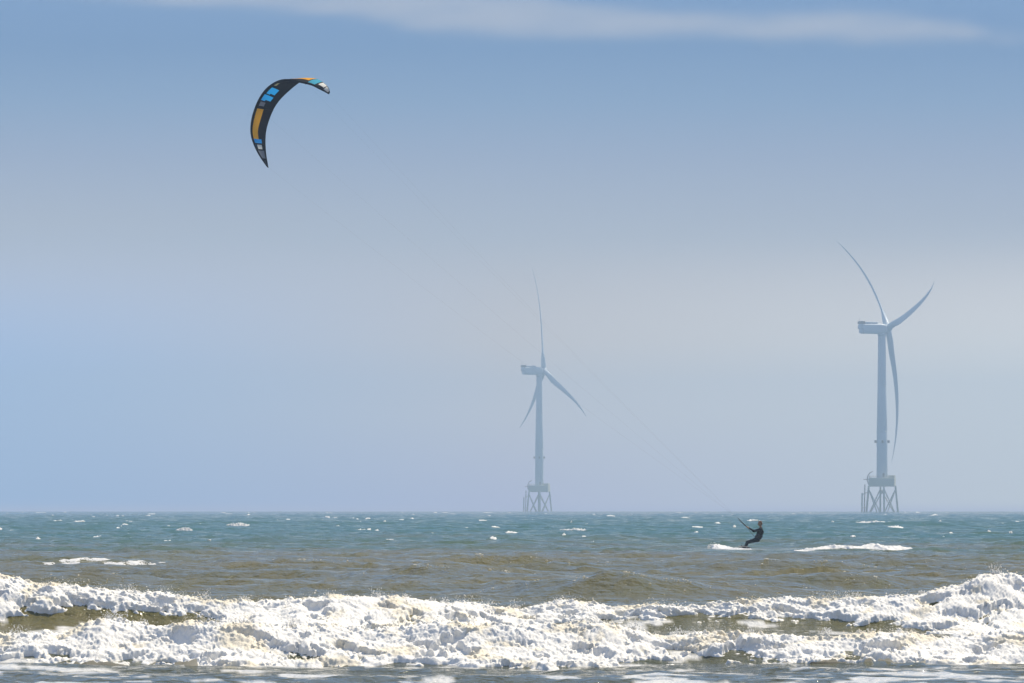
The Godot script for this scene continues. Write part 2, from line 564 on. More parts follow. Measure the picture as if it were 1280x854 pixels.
func blade_mesh(bend: Vector3, length: float) -> ArrayMesh:
	# root at the hub centre, along +y; x lies in the rotor plane, z along the axis upwind
	var verts := PackedVector3Array()
	var stations := 46
	var ring := 20
	for i in stations:
		var f := float(i) / (stations - 1)
		var r := lerpf(0.018, 1.0, f)
		var round_part := 1.0 - smoothstep(0.05, 0.2, r)
		var chord := lerpf(2.6 * pow(1.0 - r, 0.75) + 2.9 * (1.0 - r) + 0.12, 3.6, round_part) * (1.0 if i < stations - 1 else 0.15)
		var thick := chord * lerpf(lerpf(0.30, 0.17, r), 1.0, round_part)
		var twist := deg_to_rad(lerpf(20.0, 2.0, pow(r, 0.6))) + deg_to_rad(6.0)
		var axial := (bend.x * r + bend.y * r * r + bend.z * r * r * r) * length
		for k in ring + 1:
			var w := TAU * k / ring
			var cx := cos(w) * 0.5
			var cz := sin(w) * 0.5 * thick
			if cx < 0.0:
				cz *= lerpf(1.0 + 1.4 * cx, 1.0, round_part)
			var px := (cx + 0.2 * (1.0 - round_part) * -1.0) * chord
			var q := Vector2(px, cz).rotated(twist)
			verts.append(Vector3(q.x, r * length, axial + q.y))
	return grid_mesh(verts, stations, ring + 1, PackedColorArray(), true, true)

func build_turbine(called: String, at: Vector3, axis_x: float, spin: float, bend: Vector3, label: String) -> void:
	var root := base(called, at)
	tag(root, label, "wind turbine", "offshore wind turbines")
	# jacket foundation: four battered legs and crossed braces
	var turn := deg_to_rad(42.0)
	var top := 14.6
	var low := []
	var high := []
	for k in 4:
		var w := turn + PI / 4.0 + k * PI / 2.0
		low.append(Vector3(cos(w) * 9.6, -6.0, sin(w) * 9.6))
		high.append(Vector3(cos(w) * 7.6, top + 0.6, sin(w) * 7.6))
		part("jacket_leg", between(low[k], high[k], 0.62, 0.55), mat.yellow, root)
	for k in 4:
		var j := (k + 1) % 4
		part("brace", between(low[k].lerp(high[k], 0.05), low[j].lerp(high[j], 0.92), 0.34, 0.34, 8), mat.yellow, root)
		part("brace", between(low[j].lerp(high[j], 0.05), low[k].lerp(high[k], 0.92), 0.34, 0.34, 8), mat.yellow, root)
	# transition piece: the big box under the tower, higher at one end, with its deck and rails
	var frame := Node3D.new()
	frame.name = "transition_piece"
	frame.rotation.y = -deg_to_rad(8.0)
	root.add_child(frame, true)
	var o := part("casing", rounded_box(Vector3(14.6, 4.9, 13.0), 0.25), mat.yellow, frame)
	o.position.y = top + 2.6
	o = part("equipment_house", rounded_box(Vector3(3.6, 1.5, 8.0), 0.12), mat.yellow, frame)
	o.position = Vector3(5.5, top + 5.85, 0.0)
	for side in 4:
		var w := side * PI / 2.0
		var rail := part("railing", rail_mesh(14.2 if side % 2 == 0 else 12.6), mat.yellow, frame)
		rail.position = Vector3(0.0, top + 5.05, 0.0) + Vector3(sin(w) * 7.1, 0.0, cos(w) * 6.3)
		rail.rotation.y = w
	# davit crane and boat landing on the left
	part("davit_crane", tube([Vector3(-7.6, top + 1.0, 2.0), Vector3(-8.6, top + 3.4, 2.4), Vector3(-8.4, top + 6.0, 2.4), Vector3(-7.3, top + 7.8, 2.6), Vector3(-5.4, top + 8.8, 2.8)], [0.3, 0.32, 0.3, 0.26, 0.18], 8), mat.dark_steel, root)
	o = part("side_platform", rounded_box(Vector3(3.4, 0.4, 3.0), 0.06), mat.dark_steel, root)
	o.position = Vector3(-9.0, top + 4.2, 2.0)
	var landing := Node3D.new()
	landing.name = "boat_landing"
	root.add_child(landing, true)
	for z in [-0.8, 0.8]:
		part("fender", between(Vector3(-11.6, -4.0, z), Vector3(-11.4, 11.0, z), 0.42, 0.42, 8), mat.yellow, landing)
		part("stay", between(Vector3(-11.4, 10.2, z), Vector3(-7.9, 11.8, z), 0.22, 0.22, 6), mat.yellow, landing)
		part("stay", between(Vector3(-11.5, 3.0, z), Vector3(-8.4, 3.0, z), 0.22, 0.22, 6), mat.yellow, landing)
	part("ladder", between(Vector3(-10.2, -3.0, 0.0), Vector3(-9.8, 16.0, 0.0), 0.35, 0.35, 6), mat.dark_steel, landing)
	# tower in three rolled sections with flanges
	var heights := [top + 5.0, 46.0, 72.0, 100.6]
	var radii := [3.15, 3.0, 2.5, 2.1]
	for k in 3:
		part("tower_section", between(Vector3(0, heights[k], 0), Vector3(0, heights[k + 1], 0), radii[k], radii[k + 1], 32), mat.tower, root)
		if k > 0:
			part("flange", between(Vector3(0, heights[k] - 0.12, 0), Vector3(0, heights[k] + 0.12, 0), radii[k] + 0.06, radii[k] + 0.06, 32), mat.tower, root)
	part("door", rounded_box(Vector3(1.1, 2.4, 0.3), 0.05), mat.dark_steel, root).position = Vector3(0.6, top + 6.6, 3.05)
	var ring := Node3D.new()
	ring.name = "marker_lights"
	root.add_child(ring, true)
	for k in 4:
		var w := k * PI / 2.0
		o = part("bracket_lamp", rounded_box(Vector3(1.3, 1.5, 1.1), 0.15), mat.dark_steel, ring)
		o.position = Vector3(cos(w) * 3.7, 40.3, sin(w) * 3.7)
		o.rotation.y = -w
	# nacelle and rotor, turned into the wind
	var depth := sqrt(1.0 - axis_x * axis_x)
	var head := Node3D.new()
	head.name = "nacelle"
	head.position = Vector3(0.0, 104.5, 0.0)
	var axis := Vector3(axis_x, 0.0, -depth)
	head.basis = Basis(axis.cross(Vector3.UP) * -1.0, Vector3.UP, axis)   # local z points upwind
	if head.basis.determinant() < 0.0:
		head.basis = Basis(axis.cross(Vector3.UP), Vector3.UP, axis)
	root.add_child(head, true)
	part("housing", hull_mesh(), mat.tower, head)
	o = part("yaw_bearing", between(Vector3(0, -4.4, 0), Vector3(0, -2.4, 0), 2.15, 2.6, 32), mat.tower, head)
	o = part("cooler", rounded_box(Vector3(6.4, 1.5, 2.0), 0.1), mat.dark_steel, head)
	o.position = Vector3(0, 3.4, -12.6)
	o = part("hoist_platform", rounded_box(Vector3(5.2, 0.9, 7.5), 0.1), mat.tower, head)
	o.position = Vector3(0, 3.2, -7.3)
	part("weather_mast", between(Vector3(1.5, 3.0, -13.2), Vector3(1.5, 6.2, -13.2), 0.1, 0.07, 6), mat.dark_steel, head)
	var rotor := Node3D.new()
	rotor.name = "rotor"
	rotor.position = Vector3(0.0, 0.35, 3.6)
	rotor.rotation.x = -deg_to_rad(7.2)
	rotor.transform = head.transform * rotor.transform
	root.add_child(rotor, true)
	part("hub", tube([Vector3(0, 0, -2.2), Vector3(0, 0, -1.2), Vector3(0, 0, 1.0), Vector3(0, 0, 2.2), Vector3(0, 0, 2.9)], [2.0, 2.35, 2.3, 1.5, 0.5], 24), mat.tower, rotor)
	# the blades turn within the rotor plane: +x of the rotor points to the right as seen from the beach
	var m := blade_mesh(bend, 79.0)
	for k in 3:
		var b := part("blade", m, mat.blade, rotor)
		var right := 1.0 if rotor.basis.x.x > 0.0 else -1.0
		b.rotation.z = -right * deg_to_rad(spin + 120.0 * k)

func rail_mesh(length: float) -> ArrayMesh:
	var st := SurfaceTool.new()
	st.begin(Mesh.PRIMITIVE_TRIANGLES)
	for y in [0.55, 1.1]:
		st.append_from(between(Vector3(-length / 2.0, y, 0), Vector3(length / 2.0, y, 0), 0.05, 0.05, 5), 0, Transform3D())
	for i in 9:
		var x := length * (i / 8.0 - 0.5)
		st.append_from(between(Vector3(x, 0, 0), Vector3(x, 1.1, 0), 0.05, 0.05, 5), 0, Transform3D())
	return st.commit()

func hull_mesh() -> ArrayMesh:
	# nacelle: rounded box section, slightly slanted rear
	var verts := PackedVector3Array()
	var ring := 32
	var z := [2.5, 2.4, 1.2, -2.0, -8.0, -12.6, -13.4, -13.5]
	var grow := [0.02, 0.62, 0.86, 1.0, 1.0, 0.97, 0.90, 0.02]
	for i in z.size():
		for k in ring + 1:
			var w := TAU * k / ring
			var c := cos(w)
			var s := sin(w)
			var q: float = 1.0 / pow(pow(absf(c), 5.0) + pow(absf(s), 5.0), 0.2)
			var back: float = 0.5 * maxf(0.0, -float(z[i]) - 12.0) * (-1.0 if s < 0.0 else 0.0)
			verts.append(Vector3(c * q * 3.6 * grow[i], s * q * 2.9 * grow[i] - 0.1, z[i] - back))
	return grid_mesh(verts, z.size(), ring + 1, PackedColorArray(), false, true)

# ---------------------------------------------------------------- kite

# leading and trailing edge of the flying wing from the lower tip to the upper tip, about the middle of its arc
const LEADING := [[-1.11, -2.18, -0.75], [-1.53, -1.53, -0.42], [-1.81, -0.84, -0.18], [-1.85, -0.27, -0.05], [-1.72, 0.38, 0.0], [-1.43, 1.07, 0.0], [-1.03, 1.58, 0.0], [-0.5, 1.89, 0.0], [0.04, 1.93, 0.0], [0.57, 1.85, -0.05], [1.03, 1.74, -0.15], [1.37, 1.58, -0.32], [1.64, 1.45, -0.55], [1.83, 1.34, -0.75]]
const TRAILING := [[-1.07, -2.21, -0.9], [-1.18, -1.53, -0.84], [-1.22, -0.84, -0.96], [-1.16, -0.27, -1.04], [-0.95, 0.38, -1.08], [-0.69, 0.88, -1.12], [-0.31, 1.32, -1.12], [0.34, 1.87, -1.1], [0.8, 2.08, -1.08], [1.18, 2.1, -1.02], [1.45, 1.97, -0.93], [1.68, 1.79, -0.84], [1.83, 1.6, -0.74], [1.87, 1.45, -0.9]]

func along(points: Array, u: float) -> Vector3:
	var n := points.size() - 1
	var i := clampi(int(u), 0, n - 1)
	var p: Array = []
	for k in [i - 1, i, i + 1, i + 2]:
		var q: Array = points[clampi(k, 0, n)]
		p.append(Vector3(q[0], q[1], q[2]))
	return p[1].cubic_interpolate(p[2], p[0], p[3], u - i)

func canopy_point(u: float, v: float) -> Vector3:
	var a := along(LEADING, u)
	var b := along(TRAILING, u)
	var t := along(LEADING, minf(u + 0.2, 13.0)) - along(LEADING, maxf(u - 0.2, 0.0))
	var out := (b - a).cross(t).normalized()
	if out.dot(a - Vector3(0.6, -0.6, -0.8)) < 0.0:
		out = -out
	var camber := 4.0 * v * (1.0 - v) * (1.0 - 0.45 * v) * 0.085 * (b - a).length()
	# the cloth billows a little between the struts
	camber += 0.02 * sin(u * PI / 1.05) * sin(v * PI)
	return a.lerp(b, v) + out * camber

func build_kite() -> Node3D:
	var root := base("kite", Vector3(-10.61, 20.56, -252.0))
	tag(root, "curved black inflatable kite with orange and blue panels high in the sky", "kite")
	var panels := [
		["canopy_panel", "orange panel behind the leading edge", 2.0, 4.3, 0.14, 0.54, "orange"],
		["canopy_panel", "grey square panel above the orange one", 4.45, 4.8, 0.16, 0.5, "grey_cloth"],
		["canopy_panel", "lower bright blue panel", 4.95, 5.4, 0.14, 0.66, "blue_cloth"],
		["canopy_panel", "upper bright blue panel", 5.55, 6.1, 0.16, 0.64, "blue_cloth"],
		["canopy_panel", "small olive grey panel", 6.3, 6.6, 0.12, 0.34, "olive_cloth"],
		["canopy_panel", "teal blue panel below the orange one", 1.72, 2.0, 0.14, 0.72, "blue_cloth"],
		["canopy_panel", "white patch near the lower tip", 1.25, 1.62, 0.25, 0.7, "white_cloth"],
		["canopy_panel", "grey panel at the lower tip", 0.72, 1.25, 0.15, 0.8, "grey_cloth"],
		["canopy_panel", "dark grey wing tip panel", 0.05, 0.6, 0.12, 0.8, "dark_grey_cloth"],
		["canopy_panel", "blue strip along the lower tip's front edge", 0.9, 1.7, 0.0, 0.13, "blue_cloth"],
		["canopy_panel", "orange panel on the top", 7.6, 9.3, 0.28, 1.0, "orange"],
		["canopy_panel", "teal panel beside the top orange panel", 9.3, 10.2, 0.1, 1.0, "teal_cloth"],
		["canopy_panel", "white panel of the upper tip", 10.4, 11.3, 0.3, 0.95, "white_cloth"],
		["canopy_panel", "second white panel of the upper tip", 11.4, 12.5, 0.2, 0.9, "white_cloth"],
	]
	var nu := 130
	var nv := 22
	var tools := []
	for k in panels.size() + 1:
		var st := SurfaceTool.new()
		st.begin(Mesh.PRIMITIVE_TRIANGLES)
		st.set_smooth_group(0)
		tools.append(st)
	for i in nu:
		for j in nv:
			var u := (i + 0.5) / nu * 13.0
			var v := (j + 0.5) / nv
			var which := panels.size()
			for k in panels.size():
				var p: Array = panels[k]
				var slant := 0.25 * (v - 0.4) if p[6] == "blue_cloth" and p[2] > 4.0 else 0.0
				if u > p[2] + slant and u < p[3] - slant * 0.4 and v > p[4] and v < p[5]:
					which = k
					break
			var a := canopy_point(i / float(nu) * 13.0, j / float(nv))
			var b := canopy_point((i + 1) / float(nu) * 13.0, j / float(nv))
			var c := canopy_point((i + 1) / float(nu) * 13.0, (j + 1) / float(nv))
			var d := canopy_point(i / float(nu) * 13.0, (j + 1) / float(nv))
			for q in [a, b, c, a, c, d]:
				tools[which].add_vertex(q)
	for k in tools.size():
		tools[k].index()
		tools[k].generate_normals()
		if k < panels.size():
			tag(part(panels[k][0], tools[k].commit(), mat[panels[k][6]], root), panels[k][1])
		else:
			part("canopy", tools[k].commit(), mat.black_cloth, root)
	var pts := []
	var radii := []
	for i in 66:
		var u := i / 65.0 * 13.0
		pts.append(along(LEADING, u) + Vector3(0.0, 0.0, 0.03))
		radii.append(lerpf(0.02, 0.06, sqrt(sin(clampf(u / 13.0, 0.0, 1.0) * PI))))
	part("leading_edge", tube(pts, radii, 14), mat.black_cloth, root)
	for u in [0.66, 1.66, 4.38, 6.85, 9.3, 11.35, 12.6]:
		pts = []
		radii = []
		for i in 14:
			var v := i / 13.0 * 0.97
			var inward := Vector3(0.6, -0.6, -0.8) - canopy_point(u, v)
			var r := lerpf(0.045, 0.025, v) * (0.6 if u < 2.0 or u > 11.0 else 1.0)
			pts.append(canopy_point(u, v) + inward.normalized() * r * 0.8)
			radii.append(r)
		part("strut", tube(pts, radii, 10), mat.black_cloth, root)
	return root

# ---------------------------------------------------------------- figures by distance fields

func surface_net(bones: Array, cell: float, blend: float, paint: Callable) -> Array:
	# bones: [from, to, radius, radius]; returns vertices, normals, colours, indices of the joined surface
	var lo := Vector3.INF
	var hi := -Vector3.INF
	for b in bones:
		var r := Vector3.ONE * (maxf(b[2], b[3]) + blend + 2.0 * cell)
		lo = lo.min(b[0] - r).min(b[1] - r)
		hi = hi.max(b[0] + r).max(b[1] + r)
	var nx := int((hi.x - lo.x) / cell) + 2
	var ny := int((hi.y - lo.y) / cell) + 2
	var nz := int((hi.z - lo.z) / cell) + 2
	var field := PackedFloat32Array()
	field.resize(nx * ny * nz)
	field.fill(1.0)
	for b in bones:
		var p0: Vector3 = b[0]
		var d: Vector3 = b[1] - b[0]
		var r0: float = b[2]
		var r1: float = b[3]
		var reach := Vector3.ONE * (maxf(r0, r1) + blend + 1.5 * cell)
		var a := ((p0.min(b[1]) - reach - lo) / cell).floor().max(Vector3.ZERO)
		var e := ((p0.max(b[1]) + reach - lo) / cell).ceil()
		var dd := maxf(d.length_squared(), 1e-9)
		for iz in range(int(a.z), mini(int(e.z) + 1, nz)):
			for iy in range(int(a.y), mini(int(e.y) + 1, ny)):
				var at := (iz * ny + iy) * nx
				for ix in range(int(a.x), mini(int(e.x) + 1, nx)):
					var q := lo + Vector3(ix, iy, iz) * cell - p0
					var t := clampf(q.dot(d) / dd, 0.0, 1.0)
					var dist := (q - d * t).length() - lerpf(r0, r1, t)
					var f := field[at + ix]
					var h := maxf(blend - absf(f - dist), 0.0) / blend
					field[at + ix] = minf(f, dist) - h * h * blend * 0.25
	var ids := {}
	var verts := PackedVector3Array()
	var colors := PackedColorArray()
	var normals := PackedVector3Array()
	for iz in nz - 1:
		for iy in ny - 1:
			var at := (iz * ny + iy) * nx
			for ix in nx - 1:
				var i := at + ix
				var f0 := field[i]
				if f0 > 3.0 * cell or f0 < -3.0 * cell:
					continue
				var sum := Vector3.ZERO
				var n := 0
				for edge in EDGES:
					var fa := field[i + edge[0].x + nx * (edge[0].y + ny * edge[0].z)]
					var fb := field[i + edge[1].x + nx * (edge[1].y + ny * edge[1].z)]
					if (fa < 0.0) != (fb < 0.0):
						sum += Vector3(edge[0]).lerp(Vector3(edge[1]), fa / (fa - fb))
						n += 1
				if n:
					ids[i] = verts.size()
					var p := lo + (Vector3(ix, iy, iz) + sum / n) * cell
					verts.append(p)
					colors.append(paint.call(p))
					normals.append(Vector3(field[i + 1] - f0, field[i + nx] - f0, field[i + nx * ny] - f0).normalized())
	var index := PackedInt32Array()
	for i: int in ids:
		for axis in 3:
			var step: int = [1, nx, nx * ny][axis]
			var s1: int = [nx, nx * ny, 1][axis]
			var s2: int = [nx * ny, 1, nx][axis]
			var fa := field[i]
			var fb := field[i + step]
			if (fa < 0.0) == (fb < 0.0):
				continue
			if not (ids.has(i - s1) and ids.has(i - s2) and ids.has(i - s1 - s2)):
				continue
			var q := [ids[i], ids[i - s1], ids[i - s1 - s2], ids[i - s2]]
			if fa < 0.0:
				index.append_array([q[0], q[2], q[1], q[0], q[3], q[2]])
			else:
				index.append_array([q[0], q[1], q[2], q[0], q[2], q[3]])
	return [verts, normals, colors, index]

const EDGES := [[Vector3i(0, 0, 0), Vector3i(1, 0, 0)], [Vector3i(0, 1, 0), Vector3i(1, 1, 0)], [Vector3i(0, 0, 1), Vector3i(1, 0, 1)], [Vector3i(0, 1, 1), Vector3i(1, 1, 1)],
	[Vector3i(0, 0, 0), Vector3i(0, 1, 0)], [Vector3i(1, 0, 0), Vector3i(1, 1, 0)], [Vector3i(0, 0, 1), Vector3i(0, 1, 1)], [Vector3i(1, 0, 1), Vector3i(1, 1, 1)],
	[Vector3i(0, 0, 0), Vector3i(0, 0, 1)], [Vector3i(1, 0, 0), Vector3i(1, 0, 1)], [Vector3i(0, 1, 0), Vector3i(0, 1, 1)], [Vector3i(1, 1, 0), Vector3i(1, 1, 1)]]

func joined(pieces: Array) -> ArrayMesh:
	var verts := PackedVector3Array()
	var normals := PackedVector3Array()
	var colors := PackedColorArray()
	var index := PackedInt32Array()
	for p in pieces:
		var first := verts.size()
		verts.append_array(p[0])
		normals.append_array(p[1])
		colors.append_array(p[2])
		for i in p[3]:
			index.append(i + first)
	var arrays := []
	arrays.resize(Mesh.ARRAY_MAX)
	arrays[Mesh.ARRAY_VERTEX] = verts
	arrays[Mesh.ARRAY_NORMAL] = normals
	arrays[Mesh.ARRAY_COLOR] = colors
	arrays[Mesh.ARRAY_INDEX] = index
	var m := ArrayMesh.new()
	m.add_surface_from_arrays(Mesh.PRIMITIVE_TRIANGLES, arrays)
	return m

func build_surfer() -> void:
	# the figure stands at its board; local x to the right of the beach view, y up, z towards the beach
	var root := base("person", Vector3(11.56, 0.02, -262.0))
	tag(root, "kitesurfer in a dark wetsuit leaning back with arms stretched to the control bar", "person")
	var suit := Color(0.012, 0.016, 0.020)
	var skin := Color(0.42, 0.24, 0.16)
	var bones := []
	var pelvis := Vector3(0.60, 0.47, 0.0)
	var waist := Vector3(0.69, 0.63, 0.0)
	var chest := Vector3(0.76, 0.85, 0.0)
	var neck := Vector3(0.78, 1.04, 0.0)
	var head := Vector3(0.745, 1.245, 0.02)
	bones.append([pelvis, waist, 0.150, 0.138])
	bones.append([waist, chest, 0.142, 0.165])
	bones.append([chest, neck + Vector3(0, -0.08, 0), 0.16, 0.095])
	bones.append([neck + Vector3(0, -0.06, 0), head + Vector3(0.02, -0.05, 0), 0.062, 0.056])
	var hands := []
	for side in [-1.0, 1.0]:
		var shoulder := Vector3(0.77, 0.965, 0.175 * side)
		var elbow := Vector3(0.44, 0.88, 0.235 * side)
		var wrist := Vector3(0.19, 1.035, 0.165 * side)
		bones.append([chest + Vector3(0.0, 0.0, 0.07 * side), shoulder, 0.12, 0.075])
		bones.append([shoulder, elbow, 0.074, 0.056])
		bones.append([elbow, wrist, 0.055, 0.034])
		bones.append([wrist, wrist + Vector3(-0.06, 0.03, -0.01 * side), 0.031, 0.034])
		hands.append([wrist, side])
		var hip := Vector3(0.59, 0.45, 0.095 * side)
		var knee := Vector3(0.12, 0.33, 0.19 * side)
		var ankle := Vector3(0.03, 0.10, 0.265 * side)
		bones.append([hip, knee, 0.118, 0.076])
		bones.append([knee, knee.lerp(ankle, 0.35), 0.062, 0.062])
		bones.append([knee.lerp(ankle, 0.35), ankle, 0.062, 0.042])
		bones.append([ankle + Vector3(0.035, -0.03, 0.0), ankle + Vector3(-0.15, -0.015, 0.01 * side), 0.04, 0.03])
	var paint_body := func(p: Vector3) -> Color:
		if p.y > 1.06 and p.x > 0.6:
			return skin
		if p.x < 0.185 and p.y > 0.9:
			return skin
		return suit
	var pieces := [surface_net(bones, 0.015, 0.045, paint_body)]
	# head with brow, nose, lips, chin, ears, looking left along the lines
	var face := Vector3(-1.0, 0.12, 0.12).normalized()
	var up := (Vector3.UP - face * face.y).normalized()
	var side_way := face.cross(up)
	var at := func(f: float, u: float, s: float) -> Vector3: return head + face * f + up * u + side_way * s
	var skull := [
		[at.call(-0.02, 0.035, 0.0), at.call(0.015, 0.03, 0.0), 0.082, 0.078], [at.call(0.03, 0.05, 0), at.call(0.03, -0.02, 0), 0.066, 0.06], [at.call(0.045, -0.03, 0), at.call(0.055, -0.085, 0), 0.046, 0.03],
		[at.call(0.088, 0.03, 0), at.call(0.112, -0.012, 0), 0.010, 0.015], [at.call(0.088, -0.048, -0.016), at.call(0.088, -0.048, 0.016), 0.009, 0.009], [at.call(0.086, -0.062, -0.012), at.call(0.086, -0.062, 0.012), 0.009, 0.009],
		[at.call(0.082, 0.04, -0.04), at.call(0.09, 0.04, -0.01), 0.012, 0.012], [at.call(0.082, 0.04, 0.04), at.call(0.09, 0.04, 0.01), 0.012, 0.012],
		[at.call(-0.01, 0.025, 0.08), at.call(-0.005, -0.025, 0.08), 0.018, 0.012], [at.call(-0.01, 0.025, -0.08), at.call(-0.005, -0.025, -0.08), 0.018, 0.012]]
	var dark_eye := func(p: Vector3) -> Color:
		for s in [-0.032, 0.032]:
			if p.distance_to(at.call(0.085, 0.018, s)) < 0.015:
				return Color(0.05, 0.035, 0.03)
		if p.distance_to(at.call(0.092, -0.055, 0.0)) < 0.018:
			return Color(0.38, 0.16, 0.13)
		return skin
	pieces.append(surface_net(skull, 0.006, 0.014, dark_eye))
	# hands closed round the bar, which runs along z: four fingers over it, the thumb beneath
	for h in hands:
		var wrist: Vector3 = h[0]
		var s: float = h[1]
		var palm := wrist + Vector3(-0.085, 0.045, -0.012 * s)
		var grip := Vector3(0.075, 1.095, palm.z)
		var list := [[wrist, palm + Vector3(0.01, 0, 0.02), 0.03, 0.026], [palm + Vector3(0.0, 0.0, -0.025), palm + Vector3(0.0, 0.0, 0.025), 0.024, 0.024]]
		for f in 4:
			var z := palm.z + (f - 1.5) * 0.021
			var long: float = [0.92, 1.0, 0.96, 0.8][f if s > 0.0 else 3 - f]
			var root_at := Vector3(palm.x, palm.y + 0.008, z)
			var k1 := Vector3(grip.x + 0.004, grip.y + 0.03 * long, z)
			var k2 := Vector3(grip.x - 0.03 * long, grip.y + 0.008, z)
			var k3 := Vector3(grip.x - 0.014, grip.y - 0.026 * long, z)
			list.append([root_at, k1, 0.0105, 0.0095])
			list.append([k1, k2, 0.0095, 0.0088])
			list.append([k2, k3, 0.0088, 0.0078])
		list.append([palm + Vector3(0.0, -0.012, -0.03 * s), Vector3(grip.x + 0.014, grip.y - 0.026, palm.z - 0.034 * s), 0.012, 0.0105])
		list.append([Vector3(grip.x + 0.014, grip.y - 0.026, palm.z - 0.034 * s), Vector3(grip.x - 0.016, grip.y - 0.03, palm.z - 0.022 * s), 0.0105, 0.009])
		pieces.append(surface_net(list, 0.0045, 0.006, func(_p: Vector3) -> Color: return skin))
	part("body", joined(pieces), mat.figure, root)
	# short reddish hair: a cap over the top and back of the skull
	var hair_bones := []
	for i in 7:
		var w := -1.2 + 2.4 * i / 6.0
		hair_bones.append([at.call(0.055 - 0.01 * absf(w), 0.085, 0.045 * sin(w)), at.call(-0.02, 0.088, 0.055 * sin(w)), 0.034, 0.044])
		hair_bones.append([at.call(-0.02, 0.085, 0.055 * sin(w)), at.call(-0.075, 0.01, 0.06 * sin(w)), 0.044, 0.036])
		hair_bones.append([at.call(-0.075, 0.01, 0.06 * sin(w)), at.call(-0.066, -0.05, 0.05 * sin(w)), 0.034, 0.022])
	part("hair", joined([surface_net(hair_bones, 0.008, 0.02, func(p: Vector3) -> Color: return Color(0.16, 0.075, 0.035).lerp(Color(0.30, 0.15, 0.07), clampf(rough.get_noise_3d(p.x * 90.0, p.y * 40.0, p.z * 90.0) + 0.3, 0.0, 1.0)))]), mat.figure, root)
	# waist harness with its spreader bar and hook
	var belt := Node3D.new()
	belt.name = "harness"
	root.add_child(belt, true)
	var ring := PackedVector3Array()
	for r in 6:
		var f := r / 5.0
		var c := waist.lerp(pelvis, -0.45 + 1.15 * f)
		for k in 33:
			var w := TAU * k / 32.0
			var fat := 0.016 * sin(f * PI)
			ring.append(c + Vector3(cos(w) * (0.158 + fat), -cos(w) * 0.05, sin(w) * (0.166 + fat)))
	part("belt", grid_mesh(ring, 6, 33, PackedColorArray(), false, true), mat.harness, belt)
	part("spreader_bar", tube([Vector3(0.515, 0.575, -0.11), Vector3(0.495, 0.58, 0.0), Vector3(0.515, 0.575, 0.11)], [0.014, 0.018, 0.014], 8), mat.dark_steel, belt)
	part("hook", tube([Vector3(0.495, 0.58, 0), Vector3(0.455, 0.60, 0), Vector3(0.445, 0.63, 0), Vector3(0.465, 0.645, 0)], [0.011, 0.011, 0.01, 0.008], 8), mat.dark_steel, belt)

	# control bar held in the hands
	var bar := base("control_bar", Vector3(11.56, 0.02, -262.0))
	tag(bar, "kite control bar with dark leader lines held in the kitesurfer's hands", "control bar")
	var mid := Vector3(0.075, 1.095, 0.0)
	part("grip", tube([mid + Vector3(0, 0, -0.26), mid + Vector3(0, 0, -0.25), mid + Vector3(0, 0, 0.25), mid + Vector3(0, 0, 0.26)], [0.013, 0.016, 0.016, 0.013], 12), mat.harness, bar)
	for z in [-1.0, 1.0]:
		part("float", tube([mid + Vector3(-0.03, 0.03, 0.27 * z), mid + Vector3(-0.09, 0.09, 0.27 * z), mid + Vector3(-0.20, 0.2, 0.26 * z)], [0.014, 0.026, 0.012], 10), mat.harness, bar)
		part("leader_line", tube([mid + Vector3(0, 0.0, 0.258 * z), mid + Vector3(-0.03, 0.03, 0.27 * z), mid + Vector3(-0.20, 0.2, 0.26 * z), mid + Vector3(-0.42, 0.43, 0.24 * z)], [0.007, 0.007, 0.009, 0.008], 6), mat.harness, bar)
	part("depower_line", tube([Vector3(0.45, 0.63, 0.0), mid, mid + Vector3(-0.36, 0.30, 0.0)], [0.010, 0.011, 0.010], 8), mat.harness, bar)
	part("chicken_loop", tube([Vector3(0.45, 0.63, 0.0), Vector3(0.40, 0.69, 0.03), Vector3(0.36, 0.73, 0.0), Vector3(0.40, 0.69, -0.03), Vector3(0.45, 0.63, 0.0)], [0.011, 0.012, 0.012, 0.012, 0.011], 8), mat.harness, bar)
	# the four long lines up to the kite
	var ends := [along(LEADING, 0.1), along(LEADING, 12.9), along(LEADING, 4.4), along(LEADING, 9.4)]
	for k in 4:
		var kite_end: Vector3 = Vector3(-10.61, 20.56, -252.0) + ends[k] - bar.position
		var start := mid + (Vector3(-0.42, 0.43, 0.24 if k == 0 else -0.24) if k < 2 else Vector3(-0.36, 0.30, 0.0))
		var pts := []
		var radii := []
		for i in 25:
			var f := i / 24.0
			pts.append(start.lerp(kite_end, f) + Vector3(0.0, -0.25, 0.0) * 4.0 * f * (1.0 - f) * (1.0 if k < 2 else 0.4))
			radii.append(0.0009)
		part("flying_line", tube(pts, radii, 5), mat.harness, bar)

	# board, edged into the water: heel edge down on the right
	var board := base("kiteboard", Vector3(11.52, 0.075, -262.0))
	tag(board, "pale twin-tip kiteboard under the kitesurfer's feet, edged into the water", "kiteboard")
	board.rotation = Vector3(0.0, deg_to_rad(12.0), deg_to_rad(-17.0))
	var verts := PackedVector3Array()
	for i in 41:
		var f := 2.0 * i / 40.0 - 1.0
		var half := 0.205 * pow(1.0 - pow(absf(f), 5.0), 0.5) + 0.003
		var rocker := 0.05 * f * f
		var z := f * 0.69
		for q in [[-1.0, 0.0], [-0.97, 0.008], [-0.5, 0.012], [0.0, 0.013], [0.5, 0.012], [0.97, 0.008], [1.0, 0.0], [0.97, -0.006], [0.0, -0.004], [-0.97, -0.006], [-1.0, 0.0]]:
			verts.append(Vector3(q[0] * half, q[1] + rocker, z))
	part("deck", grid_mesh(verts, 41, 11, PackedColorArray(), false, true), mat.board, board)
